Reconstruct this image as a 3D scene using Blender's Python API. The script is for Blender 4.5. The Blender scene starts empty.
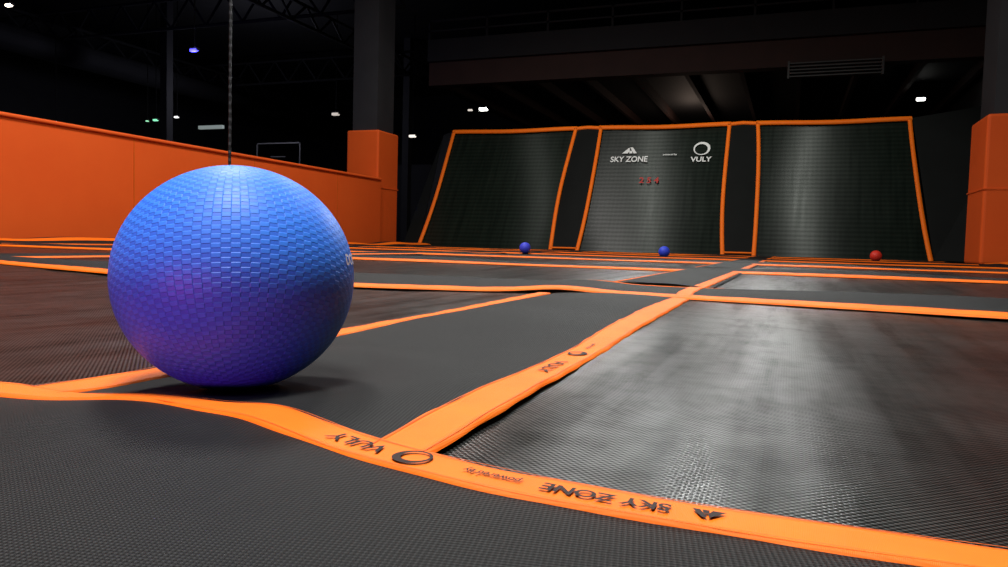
import bpy, math, random
import numpy as np
from mathutils import Vector, Matrix, Euler
random.seed(4)
sc = bpy.context.scene
try:
    sc.view_settings.view_transform = 'Standard'
    sc.view_settings.look = 'None'
except Exception: pass

# ------------------------------------------------------------------ camera
F = 760.0; CH = 0.135
yaw = math.radians(20.6); pit = math.radians(3.09); rol = math.radians(1.5)
fw0 = Vector((-math.sin(yaw), math.cos(yaw), 0)); r0 = Vector((math.cos(yaw), math.sin(yaw), 0)); up = Vector((0, 0, 1))
fw = fw0 * math.cos(pit) - up * math.sin(pit)
u0 = up * math.cos(pit) + fw0 * math.sin(pit)
cx = r0 * math.cos(rol) + u0 * math.sin(rol)
cy = u0 * math.cos(rol) - r0 * math.sin(rol)
C = Vector((0, 0, CH))
cam = bpy.data.cameras.new('camera'); co = bpy.data.objects.new('camera', cam); sc.collection.objects.link(co)
M = Matrix((cx, cy, -fw)).transposed().to_4x4(); M.translation = C
co.matrix_world = M; cam.lens = F * 36 / 1008; cam.clip_start = 0.01; cam.clip_end = 200
sc.camera = co
def ray(px, py): return fw + cx * ((px - 504) / F) - cy * ((py - 283.5) / F)
def at(px, py, d): return C + ray(px, py) * d

# ------------------------------------------------------------------ helpers
def link(o, parent=None):
    sc.collection.objects.link(o)
    if parent: o.parent = parent
    return o
def mesh(name, v, f, mat=None, smooth=False, parent=None):
    m = bpy.data.meshes.new(name); m.from_pydata([tuple(p) for p in v], [], f); m.update()
    if mat: m.materials.append(mat)
    if smooth:
        m.polygons.foreach_set('use_smooth', [True] * len(m.polygons))
    return link(bpy.data.objects.new(name, m), parent)
def box(name, a, b, mat, parent=None, bevel=0):
    x0, y0, z0 = a; x1, y1, z1 = b
    v = [(x0,y0,z0),(x1,y0,z0),(x1,y1,z0),(x0,y1,z0),(x0,y0,z1),(x1,y0,z1),(x1,y1,z1),(x0,y1,z1)]
    f = [(0,3,2,1),(4,5,6,7),(0,1,5,4),(1,2,6,5),(2,3,7,6),(3,0,4,7)]
    o = mesh(name, v, f, mat, parent=parent)
    if bevel:
        md = o.modifiers.new('b', 'BEVEL'); md.width = bevel; md.segments = 3
    return o
def boxes(name, lst, mat, parent=None):
    V = []; Fc = []
    for a, b in lst:
        n = len(V); x0, y0, z0 = a; x1, y1, z1 = b
        V += [(x0,y0,z0),(x1,y0,z0),(x1,y1,z0),(x0,y1,z0),(x0,y0,z1),(x1,y0,z1),(x1,y1,z1),(x0,y1,z1)]
        Fc += [tuple(n+i for i in q) for q in [(0,3,2,1),(4,5,6,7),(0,1,5,4),(1,2,6,5),(2,3,7,6),(3,0,4,7)]]
    return mesh(name, V, Fc, mat, parent=parent)
def tube(name, pts, r, mat, parent=None, n=8):
    V = []; Fc = []
    pts = [Vector(p) for p in pts]
    for i, p in enumerate(pts):
        t = (pts[min(i+1, len(pts)-1)] - pts[max(i-1, 0)]).normalized()
        a = t.cross(Vector((0.3, 0.9, 0.2))).normalized(); b = t.cross(a)
        for k in range(n):
            th = 2*math.pi*k/n; V.append(p + (a*math.cos(th) + b*math.sin(th))*r)
    for i in range(len(pts)-1):
        for k in range(n):
            Fc.append((i*n+k, i*n+(k+1) % n, (i+1)*n+(k+1) % n, (i+1)*n+k))
    Fc.append(tuple(range(n))); Fc.append(tuple((len(pts)-1)*n+k for k in range(n)))
    return mesh(name, V, Fc, mat, True, parent)

# ------------------------------------------------------------------ materials
class NT:
    def __init__(s, name):
        s.m = bpy.data.materials.new(name); s.m.use_nodes = True; s.t = s.m.node_tree
        s.b = s.t.nodes['Principled BSDF']
        s.tc = s.t.nodes.new('ShaderNodeTexCoord')
    def n(s, t, **k):
        x = s.t.nodes.new(t)
        for a, b in k.items(): setattr(x, a, b)
        return x
    def l(s, a, b): s.t.links.new(a, b)
    def math(s, op, a, b=None, c=None):
        x = s.n('ShaderNodeMath', operation=op)
        for i, v in enumerate((a, b, c)):
            if v is None: continue
            if isinstance(v, (int, float)): x.inputs[i].default_value = v
            else: s.l(v, x.inputs[i])
        return x.outputs[0]
    def noise(s, scale, detail=3, rough=.5, vec=None):
        x = s.n('ShaderNodeTexNoise'); x.inputs['Scale'].default_value = scale; x.inputs['Detail'].default_value = detail
        x.inputs['Roughness'].default_value = rough
        s.l(vec if vec else s.tc.outputs['Object'], x.inputs['Vector']); return x.outputs['Fac']
    def mix(s, fac, a, b):
        x = s.n('ShaderNodeMix', data_type='RGBA')
        if isinstance(fac, (int, float)): x.inputs[0].default_value = fac
        else: s.l(fac, x.inputs[0])
        for i, c in ((6, a), (7, b)):
            if isinstance(c, tuple): x.inputs[i].default_value = (*c, 1)
            else: s.l(c, x.inputs[i])
        return x.outputs[2]
    def clamp(s, v, lo=0.0, hi=1.0): return s.math('MINIMUM', s.math('MAXIMUM', v, lo), hi)
    def bump(s, h, strength, dist):
        x = s.n('ShaderNodeBump'); x.inputs['Strength'].default_value = strength; x.inputs['Distance'].default_value = dist
        s.l(h, x.inputs['Height']); s.l(x.outputs[0], s.b.inputs['Normal'])

def fabric(name, dark, light, pitch=.003, rough=.5, spec=.5, noise_s=3, bs=.4, ang=0, rvar=.16, streak=None, smudge=0):
    q = NT(name)
    mp = q.n('ShaderNodeMapping'); mp.inputs['Rotation'].default_value = (0, 0, ang)
    q.l(q.tc.outputs['Object'], mp.inputs[0])
    sp = q.n('ShaderNodeSeparateXYZ'); q.l(mp.outputs[0], sp.inputs[0])
    a = q.math('SINE', q.math('MULTIPLY', sp.outputs['X'], 2*math.pi/pitch))
    b = q.math('SINE', q.math('MULTIPLY', sp.outputs['Y'], 2*math.pi/pitch))
    w = q.math('MULTIPLY_ADD', q.math('MULTIPLY', a, b), .5, .5)
    nz = q.noise(noise_s, 4, .65)
    fac = q.math('MULTIPLY', q.math('POWER', w, 2.2), q.math('MULTIPLY_ADD', nz, 1.6, -.15))
    q.l(q.mix(q.clamp(fac), dark, light), q.b.inputs['Base Color'])
    nr = nz
    if streak:
        m2 = q.n('ShaderNodeMapping'); m2.inputs['Scale'].default_value = streak
        q.l(q.tc.outputs['Object'], m2.inputs[0]); nr = q.noise(1, 3, .6, m2.outputs[0])
    rr = q.math('MULTIPLY_ADD', nr, rvar, rough-rvar/2); q.l(rr, q.b.inputs['Roughness'])
    if smudge:
        # threads catch the light, gaps do not; worn patches break the sheen
        wn = q.clamp(q.math('MULTIPLY_ADD', nr, 4.2, -1.5), .22, 1)
        wn2 = q.clamp(q.math('MULTIPLY_ADD', q.noise(16, 5, .7), 2.6, -.65), .35, 1)
        th = q.math('MULTIPLY_ADD', q.math('POWER', w, 2.0), 2.1, .05)
        q.l(q.math('MULTIPLY', q.math('MULTIPLY', th, q.math('MULTIPLY', wn, wn2)), spec), q.b.inputs['Specular IOR Level'])
    else:
        q.b.inputs['Specular IOR Level'].default_value = spec
    q.bump(w, bs, pitch*.3)
    return q.m
m_bed = fabric('trampoline_mesh', (.0012,.0015,.0015), (.074,.077,.074), .0056, .30, .72, bs=.2, noise_s=6, rvar=.08, streak=(16, 1.1, 1), smudge=1)
m_pad = fabric('pad_fabric', (.002,.0022,.0023), (.044,.046,.047), .0038, .62, .15, noise_s=7, bs=.55, ang=.6)
def wallbed():
    q = NT('wall_trampoline_mesh')
    sp = q.n('ShaderNodeSeparateXYZ'); q.l(q.tc.outputs['Object'], sp.inputs[0])
    mp = q.n('ShaderNodeMapping'); mp.inputs['Scale'].default_value = (9, 1, .6); q.l(q.tc.outputs['Object'], mp.inputs[0])
    nz = q.noise(1.2, 3, .6, mp.outputs[0])
    hz = q.math('SINE', q.math('MULTIPLY', sp.outputs['Z'], 2*math.pi/.085))
    vz = q.math('SINE', q.math('MULTIPLY', sp.outputs['X'], 2*math.pi/.085))
    a = q.math('MULTIPLY_ADD', q.math('ADD', hz, q.math('MULTIPLY', vz, .2)), .12, .5)
    q.l(q.mix(q.math('MULTIPLY', q.clamp(a), nz), (.002,.0035,.003), (.022,.034,.024)), q.b.inputs['Base Color'])
    q.l(q.math('MULTIPLY_ADD', nz, .14, .27), q.b.inputs['Roughness'])
    q.b.inputs['Anisotropic'].default_value = .9
    q.l(q.math('MULTIPLY_ADD', q.math('ADD', hz, q.math('MULTIPLY', vz, .2)), .04, .23), q.b.inputs['Specular IOR Level'])
    tg = q.n('ShaderNodeTangent', direction_type='UV_MAP'); q.l(tg.outputs[0], q.b.inputs['Tangent'])
    q.b.inputs['Anisotropic Rotation'].default_value = 0.25
    return q.m
m_wbed = wallbed()
def orange(name, c1, c2, rough=.55, s=12, bs=.25, pitch=.0016):
    q = NT(name)
    nz = q.noise(s, 4, .6)
    sp = q.n('ShaderNodeSeparateXYZ'); q.l(q.tc.outputs['Object'], sp.inputs[0])
    a = q.math('SINE', q.math('MULTIPLY', q.math('ADD', sp.outputs[0], sp.outputs[1]), 2*math.pi/pitch))
    b = q.math('SINE', q.math('MULTIPLY', q.math('SUBTRACT', sp.outputs[0], sp.outputs[1]), 2*math.pi/pitch))
    w = q.math('MULTIPLY_ADD', q.math('MULTIPLY', a, b), .5, .5)
    q.l(q.mix(nz, c1, c2), q.b.inputs['Base Color']); q.b.inputs['Roughness'].default_value = rough
    q.b.inputs['Specular IOR Level'].default_value = .2
    q.bump(w, bs, .0006)
    return q.m
m_or = orange('orange_webbing', (.95,.125,.003), (1.0,.22,.008))
m_stitch = orange('orange_stitching', (.6,.09,.008), (.7,.13,.01))
m_orw = orange('orange_vinyl', (.78,.095,.012), (.88,.13,.018), .6, 1.5, .05, .01)
def plain(name, c, rough=.7, s=2, var=.4, spec=.4, metal=0):
    q = NT(name); nz = q.noise(s, 4, .55)
    q.l(q.mix(nz, tuple(x*(1-var) for x in c), tuple(x*(1+var) for x in c)), q.b.inputs['Base Color'])
    q.b.inputs['Roughness'].default_value = rough; q.b.inputs['Specular IOR Level'].default_value = spec
    q.b.inputs['Metallic'].default_value = metal
    q.bump(nz, .1, .01); return q.m
m_black = plain('black_paint', (.008,.008,.009))
m_dark = plain('dark_grey_paint', (.020,.020,.023))
m_steel = plain('dark_steel', (.008,.008,.010), .8)
m_red = plain('rusty_red_steel', (.030,.012,.009), .8)
m_conc = plain('dark_concrete', (.03,.03,.03), .8)
m_bpad = plain('black_vinyl', (.004,.0045,.0045), .7, spec=.12)
m_white = plain('white_print', (.8,.8,.8), .6, var=.05)
m_redp = plain('red_print', (.45,.02,.015), .6, var=.05)
m_ink = plain('black_print', (.02,.008,.006), .6, var=.2, spec=.2)
def emis(name, c, s):
    q = NT(name); q.b.inputs['Base Color'].default_value = (*c, 1)
    q.b.inputs['Emission Color'].default_value = (*c, 1); q.b.inputs['Emission Strength'].default_value = s; return q.m

# ------------------------------------------------------------------ surface layout
B = at(237, 278, .705); BR = .1065; BZ = .1035
XL, XR = -.60, -.24
XW0, XE = -8.1, 2.32
def A2(x): return float(np.interp(x, [-7,-3.1,-2.6,-2,-1.13,-.8,-.62,-.45,-.25,.44,1.2,3], [2.2,2.15,2.0,1.84,1.84,1.93,2.02,2.05,2.02,1.90,1.86,1.86]))
Y2 = 1.95
def sm(a, b, t):
    t = min(1, max(0, (t-a)/(b-a))); return t*t*(3-2*t)
def H0(x, y):
    z = 0.0
    d = math.hypot(x-B.x, y-B.y)
    z += .006*math.exp(-((d-.17)/.06)**2)
    u = (x-(XL+XR)/2)/((XR-XL)/2)
    if abs(u) < 1: z += (.020+.003*math.sin(14*y+3*x))*(1-u*u)*sm(.85, 1.3, y)*(1 - .7*sm(1.7, 2.0, y))
    z += .0035*math.sin(9*x+1.0)*math.cos(6*y)*(1-sm(.8, 1.4, y))
    z += .0026*math.sin(38*x+.6)*math.exp(-((x+.55)/.22)**2)*math.exp(-((y-.44)/.08)**2)
    return z
DENT = (B.z-BZ+.0012) - H0(B.x, B.y)     # the pad yields exactly to the ball
def H(x, y):
    d = math.hypot(x-B.x, y-B.y)
    return H0(x, y) + DENT*math.exp(-(d/.075)**2)
def hit(px, py):
    r = ray(px, py); z = 0
    for _ in range(16):
        t = (z-CH)/r.z; p = C + r*t; z = .5*z+.5*H(p.x, p.y)
    return p
near_px = [(-160,388),(-60,391),(0,393),(60,396),(110,397),(160,399),(210,403),(260,413),(310,430),(370,451),(430,470),(500,485),(600,503),(700,520),(800,535),(900,549),(1010,565)]
NP = [hit(*p) for p in near_px]
NP = [Vector((p.x, p.y)) for p in NP]
NP = [Vector((XW0, NP[0].y-.02)), Vector((-2, NP[0].y-.02))] + NP + [Vector((.9, NP[-1].y)), Vector((3.2, NP[-1].y))]
for _ in range(3):
    NP = NP[:3] + [(NP[i-1]+NP[i]*2+NP[i+1])/4 for i in range(3, len(NP)-3)] + NP[-3:]
def catmull(P, n):
    out = []
    for i in range(len(P)-1):
        p0 = P[max(i-1,0)]; p1 = P[i]; p2 = P[i+1]; p3 = P[min(i+2, len(P)-1)]
        if i < 2 or i > len(P)-5:
            for k in range(n): out.append(p1.lerp(p2, k/n))
            continue
        for k in range(n):
            t = k/n
            out.append(.5*((2*p1)+(p2-p0)*t+(2*p0-5*p1+4*p2-p3)*t*t+(3*p1-p0-3*p2+p3)*t**3))
    out.append(P[-1]); return out
def nearY(x):
    for i in range(len(NC)-1):
        if NC[i].x <= x <= NC[i+1].x:
            t = (x-NC[i].x)/max(1e-6, NC[i+1].x-NC[i].x); return NC[i].y*(1-t)+NC[i+1].y*t
    return NC[0].y if x < NC[0].x else NC[-1].y
NC = catmull(NP, 14)
def resample(P, step_near=.006):
    out = [P[0]]
    for i in range(len(P)-1):
        a, b = P[i], P[i+1]; L = (b-a).length
        if L < 1e-5: continue
        k = max(1, int(L/ (step_near if min(a.length, b.length) < 1.2 else (.03 if min(a.length, b.length) < 3 else .15))))
        for j in range(1, k+1): out.append(a.lerp(b, j/k))
    return out
class Strip:
    """orange webbing laid along a 2-D path, following zf"""
    def __init__(s, path, width, zf):
        s.P = resample([Vector(p) for p in path]); s.w = width; s.zf = zf
        s.S = [0]
        for i in range(1, len(s.P)): s.S.append(s.S[-1]+(s.P[i]-s.P[i-1]).length)
    def pt(s, d):
        i = int(np.searchsorted(s.S, d)); i = min(max(i, 1), len(s.S)-1)
        k = (d-s.S[i-1])/max(1e-9, s.S[i]-s.S[i-1])
        return s.P[i-1].lerp(s.P[i], k)
    def pos(s, d, t, off=.002):
        p = s.pt(d)
        a = s.pt(max(0, d-.02)); b = s.pt(min(s.S[-1], d+.02))
        T = (b-a).normalized(); N = Vector((-T.y, T.x))
        q = p + N*t
        return Vector((q.x, q.y, s.zf(q.x, q.y)+off))
    def build(s, name, mat, parent, off=.002):
        V = []; Fc = []; cols = [-.5, -.46, -.3, 0, .3, .46, .5]
        nc = len(cols)
        for d in s.S:
            jit = .0008*math.sin(d*31)+.0006*math.sin(d*73+1)
            for c in cols:
                o_ = off if abs(c) < .5 else off-.0035
                if .4 < abs(c) < .5: o_ += .0005*math.sin(d*47+c*9)
                V.append(s.pos(d, c*s.w+jit, o_))
        for i in range(len(s.S)-1):
            for c in range(nc-1):
                Fc.append((i*nc+c, (i+1)*nc+c, (i+1)*nc+c+1, i*nc+c+1))
        o = mesh(name, V, Fc, mat, True, parent)
        V = []; Fc = []
        for sgn in (-1, 1):
            base = len(V)
            for d in s.S:
                V.append(s.pos(d, sgn*s.w*.41, off+.0009)); V.append(s.pos(d, sgn*s.w*.43, off+.0009))
            for i in range(len(s.S)-1):
                Fc.append((base+2*i, base+2*i+2, base+2*i+3, base+2*i+1))
        mesh(name+'_stitching', V, Fc, m_stitch, False, parent)
        return o

def text_mesh(body, size, bold=0.0):
    c = bpy.data.curves.new('t', 'FONT'); c.body = body; c.size = size; c.align_x = 'CENTER'; c.align_y = 'CENTER'; c.offset = bold
    o = bpy.data.objects.new('t', c); sc.collection.objects.link(o)
    dg = bpy.context.evaluated_depsgraph_get(); dg.update()
    me = bpy.data.meshes.new_from_object(o.evaluated_get(dg))
    V = [v.co.copy() for v in me.vertices]; Fc = [tuple(p.vertices) for p in me.polygons]
    bpy.data.objects.remove(o); return V, Fc
def ring_mesh(r, w, gap=0):
    V = []; Fc = []; n = 32
    for k in range(n):
        a = 2*math.pi*k/n; ww = w*(.8+.4*math.cos(a-1))
        V += [Vector((r*math.cos(a), r*math.sin(a), 0)), Vector(((r-ww)*math.cos(a), (r-ww)*math.sin(a), 0))]
    for k in range(n):
        j = (k+1) % n; Fc.append((2*k, 2*j, 2*j+1, 2*k+1))
    return V, Fc
def peak_mesh(s):
    V = []; Fc = []
    for (a, b, c) in [((-1,-.5),(-.1,.5),(.0,-.0)), ((-1,-.5),(.0,.0),(-.2,-.5)), ((.0,.5),(.35,.5),(1.,-.5)), ((.0,.5),(1.,-.5),(.55,-.5)), ((-.05,-.1),(.3,-.05),(.0,-.5)), ((.3,-.05),(.4,-.5),(.0,-.5))]:
        n = len(V); V += [Vector((*a, 0))*s, Vector((*b, 0))*s, Vector((*c, 0))*s]; Fc.append((n, n+1, n+2))
    return V, Fc

# ------------------------------------------------------------------ room shell
X0, X1, YB, YF, ZC = -24, 4.0, 34, -8, 7.2
box('floor', (X0, YF, -.9), (X1, YB, -.7), m_conc)
box('wall_left', (X0-.2, YF, -.9), (X0, YB, ZC), m_dark)
box('wall_right', (X1, YF, -.9), (X1+.2, YB, ZC), m_black)
box('wall_back', (X0, YB, -.9), (X1, YB+.2, ZC), m_black)
box('wall_front', (X0, YF-.2, -.9), (X1, YF, ZC), m_black)
box('ceiling', (X0, YF, ZC), (X1, YB, ZC+.2), m_black)

# ------------------------------------------------------------------ trampoline court
court = bpy.data.objects.new('trampoline_court', None); link(court)
def sheet(name, x0, x1, y0, y1, nx, ny, zf, mat, y0f=None, y1f=None, xp=None):
    V = []; Fc = []
    for i in range(nx+1):
        t = i/nx
        x = xp(t) if xp else x0+(x1-x0)*t
        a = y0f(x) if y0f else y0; b = y1f(x) if y1f else y1
        for j in range(ny+1):
            y = a+(b-a)*j/ny; V.append((x, y, zf(x, y)))
    for i in range(nx):
        for j in range(ny):
            k = i*(ny+1)+j; Fc.append((k, k+ny+1, k+ny+2, k+1))
    return mesh(name, V, Fc, mat, True, court)
sheet('front_pad', -1.6, 1.6, -1.5, 0, 360, 160, H, m_pad, y1f=nearY)
sheet('front_pad_side', XW0, -1.6, -1.5, 0, 10, 10, H, m_pad, y1f=nearY)
sheet('front_pad_edge', 1.6, 3.4, -1.5, 0, 10, 10, H, m_pad, y1f=nearY)
sheet('rear_pad', XW0, 3.4, -6, -1.5, 10, 10, lambda x, y: 0, m_pad)
sheet('central_pad', XL, XR, 0, Y2+.06, 60, 200, H, m_pad, y0f=nearY)
def bedz(x0, x1, y0, y1, sag=.03, off=-.003):
    def f(x, y):
        u = (x-x0)/(x1-x0); v = (y-y0)/(y1-y0); u = min(1, max(0, u)); v = min(1, max(0, v))
        e = math.sin(math.pi*u)**.8*math.sin(math.pi*v)**.8
        return off - sag*e + min(1, 6*e)*.0008*(math.sin(13*x+2*math.sin(3*y))+.6*math.sin(23*x+5*y)+.3*math.sin(11*y)) - min(1, 6*e)*.001
    return f
sheet('bed', XR-.03, 2.35, .36, 2.12, 200, 100, bedz(XR, 2.35, .36, 2, .012), m_bed)
sheet('bed', -3.35, XL+.03, .36, 2.25, 160, 100, bedz(-3.35, XL, .36, 2, .012), m_bed)
sheet('bed', -6.6, -3.8, .36, 2.3, 20, 20, bedz(-6.6, -3.8, .36, 2, .012), m_bed)
near = Strip(NC, .037, H); near.build('near_webbing', m_or, court)
sr = Strip([(-.226, nearY(-.226)+.010), (-.250, 1.2), (-.262, 2.0)], .043, H); sr.build('long_webbing', m_or, court, .0016)
sl = Strip([(-.575, nearY(-.575)+.010), (-.592, 1.1), (-.625, 1.98)], .034, H); sl.build('long_webbing', m_or, court, .0016)

def find_s(st, px, py):
    p = hit(px, py); q = Vector((p.x, p.y))
    return st.S[min(range(len(st.P)), key=lambda i: (st.P[i]-q).length)]
def stamp(st, VF, px, py, name, flip=True, off=.0034, dt=0, sx=1):
    V, Fc = VF; s0 = find_s(st, px, py); g = -1 if flip else 1
    mesh(name, [st.pos(s0+g*v.x*sx, g*v.y+dt, off) for v in V], Fc, m_ink, parent=court)
stamp(near, text_mesh('VULY', .018, .0003), 358, 447, 'print', sx=1.1)
stamp(near, ring_mesh(.0125, .0045), 410, 463, 'print')
stamp(near, text_mesh('powered by', .0088, .0002), 488, 483, 'print', sx=.85)
stamp(near, text_mesh('SKY ZONE', .0155, .0004), 606, 504, 'print', sx=.95)
stamp(near, peak_mesh(.011), 706, 521, 'print', sx=.78)
stamp(sr, text_mesh('VULY', .019, .0004), 560, 369, 'print', off=.003, sx=1.9)
stamp(sr, ring_mesh(.012, .006), 584, 356, 'print', off=.003, sx=1.4)
stamp(sr, text_mesh('- powered by', .007, .0002), 594, 348, 'print', off=.003, sx=1.4)

rows = [(Y2, 2.5)] ; y = 4.3
while y < 14:
    rows.append((y, y+.5)); y += 2.35
longs = [(-7.05, -6.6), (-3.8, -3.35), (XL, XR)]
for k, (a, b) in enumerate(rows):
    h = .018 if k == 0 else .02
    wav = (lambda x: .006*math.sin(2.3*x+k)+.004*math.sin(5.1*x))
    AF = A2 if k == 0 else (lambda x, a=a: a)
    def zf(x, y, AF=AF, b=b, h=h, wav=wav, k=k):
        aa = AF(x)
        t = min(1, max(0, (y-aa)/(b-aa)))
        return .001 + h*(1-(2*abs(t-.5))**3) + wav(x)*math.sin(math.pi*t) + (.010*math.exp(-((x+.60)/.10)**2) if k == 0 else 0)
    sheet('cross_pad', -7.6, XE, a, b, 300, 14, zf, m_pad, y0f=AF)
    w = .045 if k == 0 else .05
    xs = np.arange(-7.6, XE, .04)
    Strip([(x, AF(x)+w*.45) for x in xs], w, zf).build('cross_webbing', m_or, court)
    if k > 0:
        Strip([(x, b-w*.45) for x in xs], w*.8, zf).build('cross_webbing', m_or, court)
    else:
        Strip([(XL-.05, b-.03), (XR+.05, b-.03)], .04, zf).build('cross_webbing', m_or, court)
        Strip([(-.262, AF(-.26)+.02), (-.268, b+.05)], .045, zf).build('long_webbing', m_or, court)
        Strip([(-3.35, AF(-3.35)+.02), (-3.35, b+.05)], .05, zf).build('long_webbing', m_or, court)
    y1 = rows[k+1][0] if k+1 < len(rows) else 15.0
    for (xa, xb) in [(-6.6, -3.8), (-3.35, XL), (XR, 2.30)]:
        sheet('bed', xa-.03, xb+.02, b-.03, min(y1+.03, 15.0), 48, 32, bedz(xa, xb, b, y1, .015), m_bed)
    for (xa, xb) in longs:
        zz = lambda x, y, xa=xa, xb=xb: .001+.016*(1-(2*abs(min(1, max(0, (x-xa)/(xb-xa)))-.5))**3)
        sheet('long_pad', xa, xb, b-.02, min(y1+.02, 15.0), 14, 12, zz, m_pad)
        Strip([(xa+.03, b), (xa+.03, y1)], .035, zz).build('long_webbing', m_or, court)
        Strip([(xb-.03, b), (xb-.03, y1)], .035, zz).build('long_webbing', m_or, court)
for (xa, xb) in longs[:2]:
    zz = lambda x, y: .004
    sheet('long_pad', xa, xb, .4, Y2+.2, 8, 12, zz, m_pad)
    Strip([(xb-.03, .45), (xb-.03, Y2+.1)], .045, zz).build('long_webbing', m_or, court)
def roll(name, x0, x1, ya, yb, h, facing):
    def zf(x, y):
        t = min(1, max(0, (x-x0)/(x1-x0))); return .001+(h+.02*math.sin(1.9*y)+.012*math.sin(4.3*y))*math.sin(math.pi*t)**.6
    sheet(name, x0, x1, ya, yb, 16, 200, zf, m_pad)
    xe = x1-.13 if facing > 0 else x0+.13
    Strip([(xe, ya), (xe, yb)], .14, zf).build('edge_webbing', m_or, court, .006)
roll('edge_pad', -7.95, -7.3, 0, 15, .07, 1)
roll('edge_pad', 2.3, 2.95, 0, 11.5, .04, -1)

# ------------------------------------------------------------------ angled wall trampolines
TH = 2.73; TB = 1.62; TY = 15.05
nrm = Vector((0, -TH, TB)).normalized()
def P(x, s, off=0):
    x = x + s*float(np.interp(x, [-8,-4,-1.2,-.66,2.3], [.06,.02,-.09,-.1,-.25]))
    return Vector((x, TY+TB*s, TH*s)) + nrm*off
def wall_sheet(name, x0, x1, s0, s1, mat, off, parent, nx=12, ns=16, bulge=0):
    V = []; Fc = []
    for i in range(nx+1):
        for j in range(ns+1):
            u = i/nx; v = j/ns
            V.append(P(x0+(x1-x0)*u, s0+(s1-s0)*v, off+bulge*math.sin(math.pi*u)*math.sin(math.pi*v)))
    for i in range(nx):
        for j in range(ns):
            k = i*(ns+1)+j; Fc.append((k, k+ns+1, k+ns+2, k+1))
    o = mesh(name, V, Fc, mat, True, parent)
    uv = o.data.uv_layers.new(name='UVMap')
    for lp in o.data.loops:
        vi = lp.vertex_index; uv.data[lp.index].uv = ((vi//(ns+1))/nx, (vi % (ns+1))/ns)
    return o
def wall_strip(name, pts, w, parent, off=.07):
    V = []; Fc = []
    L = (TH**2+TB**2)**.5
    for i, (x, s) in enumerate(pts):
        a = pts[max(0, i-1)]; b = pts[min(len(pts)-1, i+1)]
        t = Vector((b[0]-a[0], (b[1]-a[1])*L)).normalized(); n = Vector((-t.y, t.x))
        for sg, o in ((-1, off-.03), (-.8, off), (.8, off), (1, off-.03)):
            V.append(P(x+n.x*w/2*sg, s+n.y*w/2*sg/L, o))
    for i in range(len(pts)-1):
        for c in range(3): Fc.append((i*4+c, i*4+c+1, i*4+4+c+1, i*4+4+c))
    return mesh(name, V, Fc, m_or, True, parent)
tw = bpy.data.objects.new('trampoline_wall', None); link(tw)
panels = [(-7.67, -4.65), (-4.08, -1.22), (-.66, 2.29)]
for k, (a, b) in enumerate(panels):
    t = wall_sheet('angled_bed', a-.02, b+.02, 0, 1, m_wbed, 0.0, tw, bulge=-.03)
    def wob(x, amp=.008): return amp*math.sin(2.2*x+k)
    bow = .05
    wall_strip('side_webbing', [(a+wob(s*3, .008)+bow*math.sin(math.pi*s), s) for s in np.linspace(-.01, .985, 24)], .08, t)
    wall_strip('side_webbing', [(b+wob(s*3+1, .008)-bow*math.sin(math.pi*s), s) for s in np.linspace(-.01, .985, 24)], .08, t)
    tp = [(x, .985+.005*math.cos((x-a)/(b-a)*2*math.pi)) for x in np.linspace(a-.03, b+.03, 24)]
    wall_strip('top_webbing', tp, .10, t)
    tube('frame', [P(a, -.02, -.08), P(a, 1.0, -.08), P(b, 1.0, -.08), P(b, -.02, -.08)], .04, m_steel, t)
for (a, b) in [(-4.65, -4.08), (-1.22, -.66)]:
    p = wall_sheet('divider_pad', a, b, 0, 1, m_bpad, .04, tw, bulge=.03)
    wall_strip('top_webbing', [(a, .987), ((a+b)/2, .995), (b, .987)], .08, p)
    wall_strip('bottom_webbing', [(a, .01), (b, .01)], .03, p)
mesh('side_wing_pad', [P(-7.7,0,.03), P(-7.7,1,.03), (-8.1, TY+TB+.4, TH), (-8.1, TY-.0, 0)], [(0,3,2,1)], m_bpad, parent=tw)
mesh('side_wing_pad', [P(2.33,0,.03), P(2.33,1,.03), (3.9, TY+TB, TH+.3), (3.9, TY-1.0, 0)], [(0,1,2,3)], m_bpad, parent=tw)
mp_ = bpy.data.objects.new('printed_logo', None); link(mp_)
def wall_print(VF, px, py, mat, sx=1):
    r = ray(px, py); p0 = Vector((0, TY, 0)); t = (p0-C).dot(nrm)/r.dot(nrm); q = C+r*t
    x0 = q.x; s0 = q.z/TH; L = (TH**2+TB**2)**.5
    V, Fc = VF
    mesh('lettering', [Vector((x0+v.x*sx, TY+TB*(s0+v.y/L), TH*(s0+v.y/L)))+nrm*.02 for v in V], Fc, mat, parent=mp_)
wall_print(text_mesh('SKY ZONE', .20, .004), 629, 160, m_white, .84)
wall_print(peak_mesh(.16), 630, 151, m_white, 1.0)
wall_print(ring_mesh(.17, .05), 702, 149, m_white)
wall_print(text_mesh('VULY', .17, .004), 701, 160, m_white)
wall_print(text_mesh('powered by', .06, .001), 670, 155, m_white)
wall_print(text_mesh('2 5 4', .2, .004), 649, 181, m_redp)

# ------------------------------------------------------------------ orange side wall, columns
XW = -8.15
w = boxes('orange_padded_barrier', [((XW-.18, -2, -.7), (XW, 14.15, 1.37))], m_orw)
box('top_cap', (XW-.22, -2, 1.37), (XW+.03, 14.15, 1.42), m_orw, w, .02)
boxes('seams', [((XW-.001, yy, 0), (XW+.004, yy+.015, 1.37)) for yy in np.arange(0.5, 14, 2.4)], m_stitch, w)
def column(xa, xb, ya, yb, hp, name='padded_column'):
    c = box(name, (xa, ya, -.7), (xb, yb, ZC), m_dark)
    box('pad_cover', (xa-.09, ya-.09, .0), (xb+.09, yb+.09, hp), m_orw, c, .04)
    boxes('pad_straps', [((xa-.1, ya-.1, z), (xb+.1, yb+.1, z+.02)) for z in (hp*.5,)], m_orw, c)
    return c
column(-8.95, -8.35, 14.3, 15.0, 2.45)
column(2.44, 3.5, 11.8, 12.6, 2.0)

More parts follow.
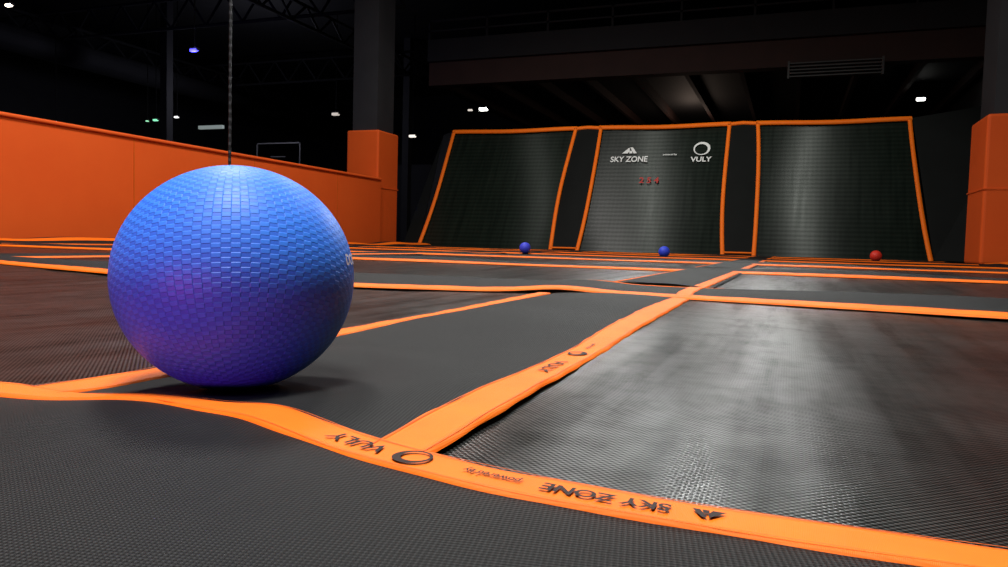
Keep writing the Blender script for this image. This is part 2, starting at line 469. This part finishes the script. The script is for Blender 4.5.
# ------------------------------------------------------------------ overhead structure
box('beam', (-9, 18.0, 4.15), (X1, 18.35, 4.75), m_red)
box('mezzanine_ceiling', (-9, 18.35, 4.45), (X1, YB, 4.6), m_black)
boxes('ceiling_joists', [((x, 18.35, 4.2), (x+.1, YB, 4.44)) for x in np.arange(-8.8, X1, 1.25)], m_red)
box('mezzanine_fascia', (-9, 17.9, 4.75), (X1, 18.0, 5.3), m_steel)
rail = boxes('mezzanine_railing', [((-9, 17.92, 5.75), (X1, 17.98, 5.8)), ((-9, 17.92, 5.5), (X1, 17.97, 5.54))] + [((x, 17.92, 5.3), (x+.05, 17.98, 5.8)) for x in np.arange(-9, X1, 1.6)], m_steel)
m_louv = plain('grey_louver', (.05,.05,.05))
vent = boxes('air_vent', [((-.2, 17.7, 3.86+.07*i), (1.6, 17.86, 3.885+.07*i)) for i in range(5)] + [((-.24, 17.68, 3.83), (-.2, 17.88, 4.2)), ((1.6, 17.68, 3.83), (1.64, 17.88, 4.2))], m_louv)
def truss(name, a, b, h=.6, n=14, r=.035, mat=m_steel):
    a = Vector(a); b = Vector(b); e = bpy.data.objects.new(name, None); link(e); U = Vector((0, 0, h))
    tube('top_chord', [a+U, b+U], r*1.3, mat, e); tube('bottom_chord', [a, b], r*1.3, mat, e)
    for i in range(n):
        p = a.lerp(b, i/n); q = a.lerp(b, (i+.5)/n)+U; s = a.lerp(b, (i+1)/n)
        tube('web', [p, q], r, mat, e, 6); tube('web', [q, s], r, mat, e, 6)
for yy in (17, 24): truss('roof_truss', (X0, yy, 5.9), (-9.2, yy, 5.9), .8, 12)
for xx in (-20, -12): truss('roof_truss', (xx, 8, 5.6), (xx, YB, 5.6), .5, 22)
tube('air_duct', [(-20, 10, 5.3), (-20, 33, 5.3)], .35, m_dark, n=16)
for x, y, wd, hh in [(-16, 26, 5, 3.0), (-21, 20, 3, 2.2)]:
    box('partition', (x, y, -.7), (x+wd, y+.15, hh), m_dark)
for x, y in [(-18, 18), (-13, 24), (-21, 14)]: box('steel_post', (x, y, -.7), (x+.25, y+.25, ZC-.01), m_dark)
p = at(278, 160, 26)
hb = boxes('basketball_hoop', [((p.x-.9, p.y, p.z-.5), (p.x+.9, p.y+.03, p.z-.46)), ((p.x-.9, p.y, p.z+.55), (p.x+.9, p.y+.03, p.z+.59)), ((p.x-.9, p.y, p.z-.5), (p.x-.86, p.y+.03, p.z+.59)), ((p.x+.86, p.y, p.z-.5), (p.x+.9, p.y+.03, p.z+.59)), ((p.x-.3, p.y, p.z-.3), (p.x+.3, p.y+.02, p.z-.27)), ((p.x-.3, p.y, p.z+.1), (p.x+.3, p.y+.02, p.z+.13)), ((p.x-.05, p.y+.05, -.7), (p.x+.05, p.y+.15, p.z-.4))], plain('pale_line', (.16,.16,.16)))
tube('rim', [(p.x+.23*math.cos(a), p.y-.25+.23*math.sin(a), p.z-.32) for a in np.linspace(0, 2*math.pi, 17)], .012, m_red, hb, 6)

rp = at(230, 100, 3.3); q = NT('rope_fibre')
sp = q.n('ShaderNodeSeparateXYZ'); q.l(q.tc.outputs['Object'], sp.inputs[0])
st = q.math('GREATER_THAN', q.math('SINE', q.math('MULTIPLY', sp.outputs[2], 2*math.pi/.035)), .45)
q.l(q.mix(st, (.008,.008,.01), (.06,.06,.07)), q.b.inputs['Base Color'])
V = []; Fc = []; n = 10; L = 900
for i in range(L+1):
    z = .02+(ZC-.02)*i/L
    for k in range(n):
        a = 2*math.pi*k/n; rr = .0062*(1+.10*math.cos(2*a-z*140)); V.append((rp.x+rr*math.cos(a), rp.y+rr*math.sin(a), z))
for i in range(L):
    for k in range(n): Fc.append((i*n+k, i*n+(k+1) % n, (i+1)*n+(k+1) % n, (i+1)*n+k))
mesh('hanging_rope', V, Fc, q.m, True)

# ------------------------------------------------------------------ balls
def ball_mat(name, c, dark, R, rough=.42, pu=44, pv=42, tilt=(0,0,0), bs=.5):
    q = NT(name)
    mp = q.n('ShaderNodeMapping'); mp.inputs['Rotation'].default_value = tilt; q.l(q.tc.outputs['Object'], mp.inputs[0])
    nv = q.n('ShaderNodeVectorMath', operation='NORMALIZE'); q.l(mp.outputs[0], nv.inputs[0])
    sp = q.n('ShaderNodeSeparateXYZ'); q.l(nv.outputs[0], sp.inputs[0])
    T = q.math('ARCTAN2', sp.outputs[1], sp.outputs[0]); Pp = q.math('ARCSINE', sp.outputs[2])
    aP = q.math('ABSOLUTE', Pp)
    s1 = q.math('GREATER_THAN', aP, math.radians(48)); s2 = q.math('GREATER_THAN', aP, math.radians(70))
    Nn = q.math('SUBTRACT', q.math('SUBTRACT', float(pu), q.math('MULTIPLY', s1, pu*4/11)), q.math('MULTIPLY', s2, pu*4/11))
    # woven checker grip: square-edged raised and sunk cells
    a = q.clamp(q.math('MULTIPLY', q.math('SINE', q.math('MULTIPLY', T, Nn)), 6.0), -1, 1)
    b = q.clamp(q.math('MULTIPLY', q.math('SINE', q.math('MULTIPLY', Pp, 2*pv)), 5.0), -1, 1)
    g0 = q.math('MULTIPLY_ADD', q.math('MULTIPLY', a, b), .5, .5)
    nz = q.noise(.35/R, 2)
    amp = q.clamp(q.math('MULTIPLY_ADD', nz, 2.8, -.55), .3, 1.2)
    g = q.math('MULTIPLY', g0, amp)
    c2 = q.mix(q.math('MULTIPLY', nz, .25), c, dark)
    q.l(q.mix(q.math('MULTIPLY_ADD', g, .6, .4), dark, c2), q.b.inputs['Base Color'])
    q.b.inputs['Roughness'].default_value = rough; q.b.inputs['Specular IOR Level'].default_value = .3
    q.bump(g, bs, R*.006); return q.m
def playground_ball(name, c, R, mat, nu=192, nv=128, zs=1):
    V = []; Fc = []
    for j in range(1, nv):
        ph = -math.pi/2+math.pi*j/nv
        for i in range(nu):
            t = 2*math.pi*i/nu; V.append((R*math.cos(ph)*math.cos(t), R*math.cos(ph)*math.sin(t), R*math.sin(ph)*zs))
    S = len(V); V += [(0, 0, -R*zs), (0, 0, R*zs)]
    for j in range(nv-2):
        for i in range(nu): Fc.append((j*nu+i, j*nu+(i+1) % nu, (j+1)*nu+(i+1) % nu, (j+1)*nu+i))
    for i in range(nu):
        Fc.append((S, (i+1) % nu, i)); Fc.append((S+1, (nv-2)*nu+i, (nv-2)*nu+(i+1) % nu))
    o = mesh(name, V, Fc, mat, True); o.location = c; return o
mb = ball_mat('blue_rubber', (.045,.27,1.0), (.03,.13,.72), BR, tilt=(math.radians(14), math.radians(12), .3), rough=.48, bs=.7)
ball = playground_ball('dodgeball', B, BR, mb, zs=BZ/BR)
V, Fc = text_mesh('DODGE', .014, .0004)
xmin = min(v.x for v in V)
toC = (Vector((0,0,0))-Vector((B.x, B.y, 0))).normalized(); base = math.atan2(toC.y, toC.x)
W = []
for v in V:
    ang = base+math.radians(63)+(v.x-xmin)/BR; e = .19+v.y/BR
    W.append((1.005*BR*math.cos(e)*math.cos(ang), 1.005*BR*math.cos(e)*math.sin(ang), 1.005*BZ*math.sin(e)))
mesh('lettering', W, Fc, m_white, parent=ball)
for (px, py, rr, c, d) in [(525, 249, .07, (.08,.10,.95), (.04,.05,.5)), (664, 255, .068, (.05,.10,.95), (.03,.05,.5)), (876, 254, .078, (.95,.05,.03), (.6,.03,.015))]:
    r = ray(px, py); dpt = rr*F/5.6; p = C+r*dpt; p.z = rr+.004
    playground_ball('dodgeball', p, rr, ball_mat('rubber', c, d, rr, pu=22, pv=16), nu=64, nv=40)

# ------------------------------------------------------------------ lights
def area(name, loc, size, power, col=(1,1,1), rot=(0,0,0), fixture=True):
    l = bpy.data.lights.new(name, 'AREA'); l.shape = 'RECTANGLE'; l.size = size[0]; l.size_y = size[1]; l.energy = power; l.color = col
    o = bpy.data.objects.new(name, l); o.location = loc; o.rotation_euler = rot; link(o)
    if fixture:
        x, y, z = loc; sx, sy = size[0]/2+.05, size[1]/2+.05
        box('light_housing', (x-sx, y-sy, z+.03), (x+sx, y+sy, z+.15), m_dark)
    return o
area('ceiling_light', (-.6, .3, 5.6), (1.6, 1.6), 500, (1, .97, .93))
area('ceiling_light', (-5.0, 5.5, 6.2), (1.2, 1.2), 350, (1, .96, .92))
area('ceiling_light', (.3, 7, 6.4), (.8, .8), 110, (1, .97, .93))
area('ceiling_light', (-5, 11, 6.4), (1, 1), 190, (1, .96, .92))
def spot(name, loc, tgt, power, ang=60, col=(1,1,1), size=.15):
    l = bpy.data.lights.new(name, 'SPOT'); l.energy = power; l.spot_size = math.radians(ang); l.spot_blend = .6; l.color = col; l.shadow_soft_size = size
    o = bpy.data.objects.new(name, l); o.location = loc; d = Vector(tgt)-Vector(loc); o.rotation_euler = d.to_track_quat('-Z', 'Y').to_euler(); link(o)
spot('added_front_fill', (-.9, -2.4, 4.6), (-.4, .8, 0), 260, 60, (.90, .96, 1), .35)  # added fill behind the camera, brightens the ball front and webbing
spot('spot_lamp', (-3.75, 13.0, 6.4), (-3.0, 15.6, 1), 230, 80, (.95, 1, .90), .1)
spot('spot_lamp', (.35, 13.0, 6.4), (.3, 15.6, 1), 290, 80, (.95, 1, .90), .1)
spot('spot_lamp', (-7.3, 13.0, 6.4), (-5.8, 15.6, 1), 80, 80, (.95, 1, .90), .1)
spot('added_front_fill', (-2.9, 14.3, 5.0), (-.3, 1.0, 0), 450, 50, (.97, 1, .98), .10)
spot('added_front_fill', (-.35, 14.3, 5.2), (.1, 1.0, 0), 540, 50, (.97, 1, .98), .10)
spot('added_magenta_wash', (-.80, -1.0, .02), (B.x-.01, B.y, -.01), 75, 15, (1, .03, .22), .08)  # added light near pad level, stands in for red bounce under the ball
spot('added_magenta_wash', (-.15, -1.0, .02), (B.x+.01, B.y, -.02), 38, 14, (.9, .03, .45), .08)  # second added wash, tints the rest of the ball's underside purple
def point(name, loc, power, col, size=.1):
    l = bpy.data.lights.new(name, 'POINT'); l.energy = power; l.color = col; l.shadow_soft_size = size
    o = bpy.data.objects.new(name, l); o.location = loc; link(o)
point('blue_lamp_glow', at(193, 54, 17), 40, (.2, .2, 1), .2)
point('added_hall_fill', (-16, 20, 4.5), 70, (.8, .8, 1), .3)  # added dim fill without a fixture, reveals the left rear walls
point('mezzanine_lamp_glow', (-3, 24, 3.6), 24, (1, .75, .6), .3)
lamps = [(8,5,14,.07,(1,.85,.7),6),(193,50,17,.09,(.08,.07,1),3),(55,122,20,.07,(.8,.85,1),1),(155,120,22,.08,(.3,1,.6),1),(176,117,22,.07,(1,1,1),2),(335,114,24,.12,(1,.9,.8),.5),(412,136,24,.11,(1,.9,.8),1.2),(483,109,24,.13,(1,.98,.92),8),(921,99,19,.10,(1,.98,.92),8),(147,121,22,.05,(.4,1,.6),1),(470,110,28,.09,(1,.9,.8),.8)]
for (px, py, d, r, c, s) in lamps:
    p = at(px, py, d)
    o = box('hall_lamp', (p.x-r*1.1, p.y, p.z), (p.x+r*1.1, p.y+r, p.z+r*.6), m_dark)
    box('lens', (p.x-r, p.y-.02, p.z-r*.35), (p.x+r, p.y+r*.8, p.z+r*.35), emis('lamp_glow', c, s), o, .02)
    tube('stem', [(p.x, p.y+r*.5, p.z+r*.5), (p.x, p.y+r*.5, ZC-.01 if p.x < -9 else max(4.44, p.z+.3))], .012, m_black, o)
p = at(210, 127, 23); box('strip_lamp', (p.x-.45, p.y, p.z-.05), (p.x+.45, p.y+.1, p.z+.05), emis('tube_glow', (.8,.95,.9), .2))

wd = bpy.data.worlds.new('world'); sc.world = wd; wd.use_nodes = True
wd.node_tree.nodes['Background'].inputs[0].default_value = (.5, .55, .7, 1); wd.node_tree.nodes['Background'].inputs[1].default_value = .01
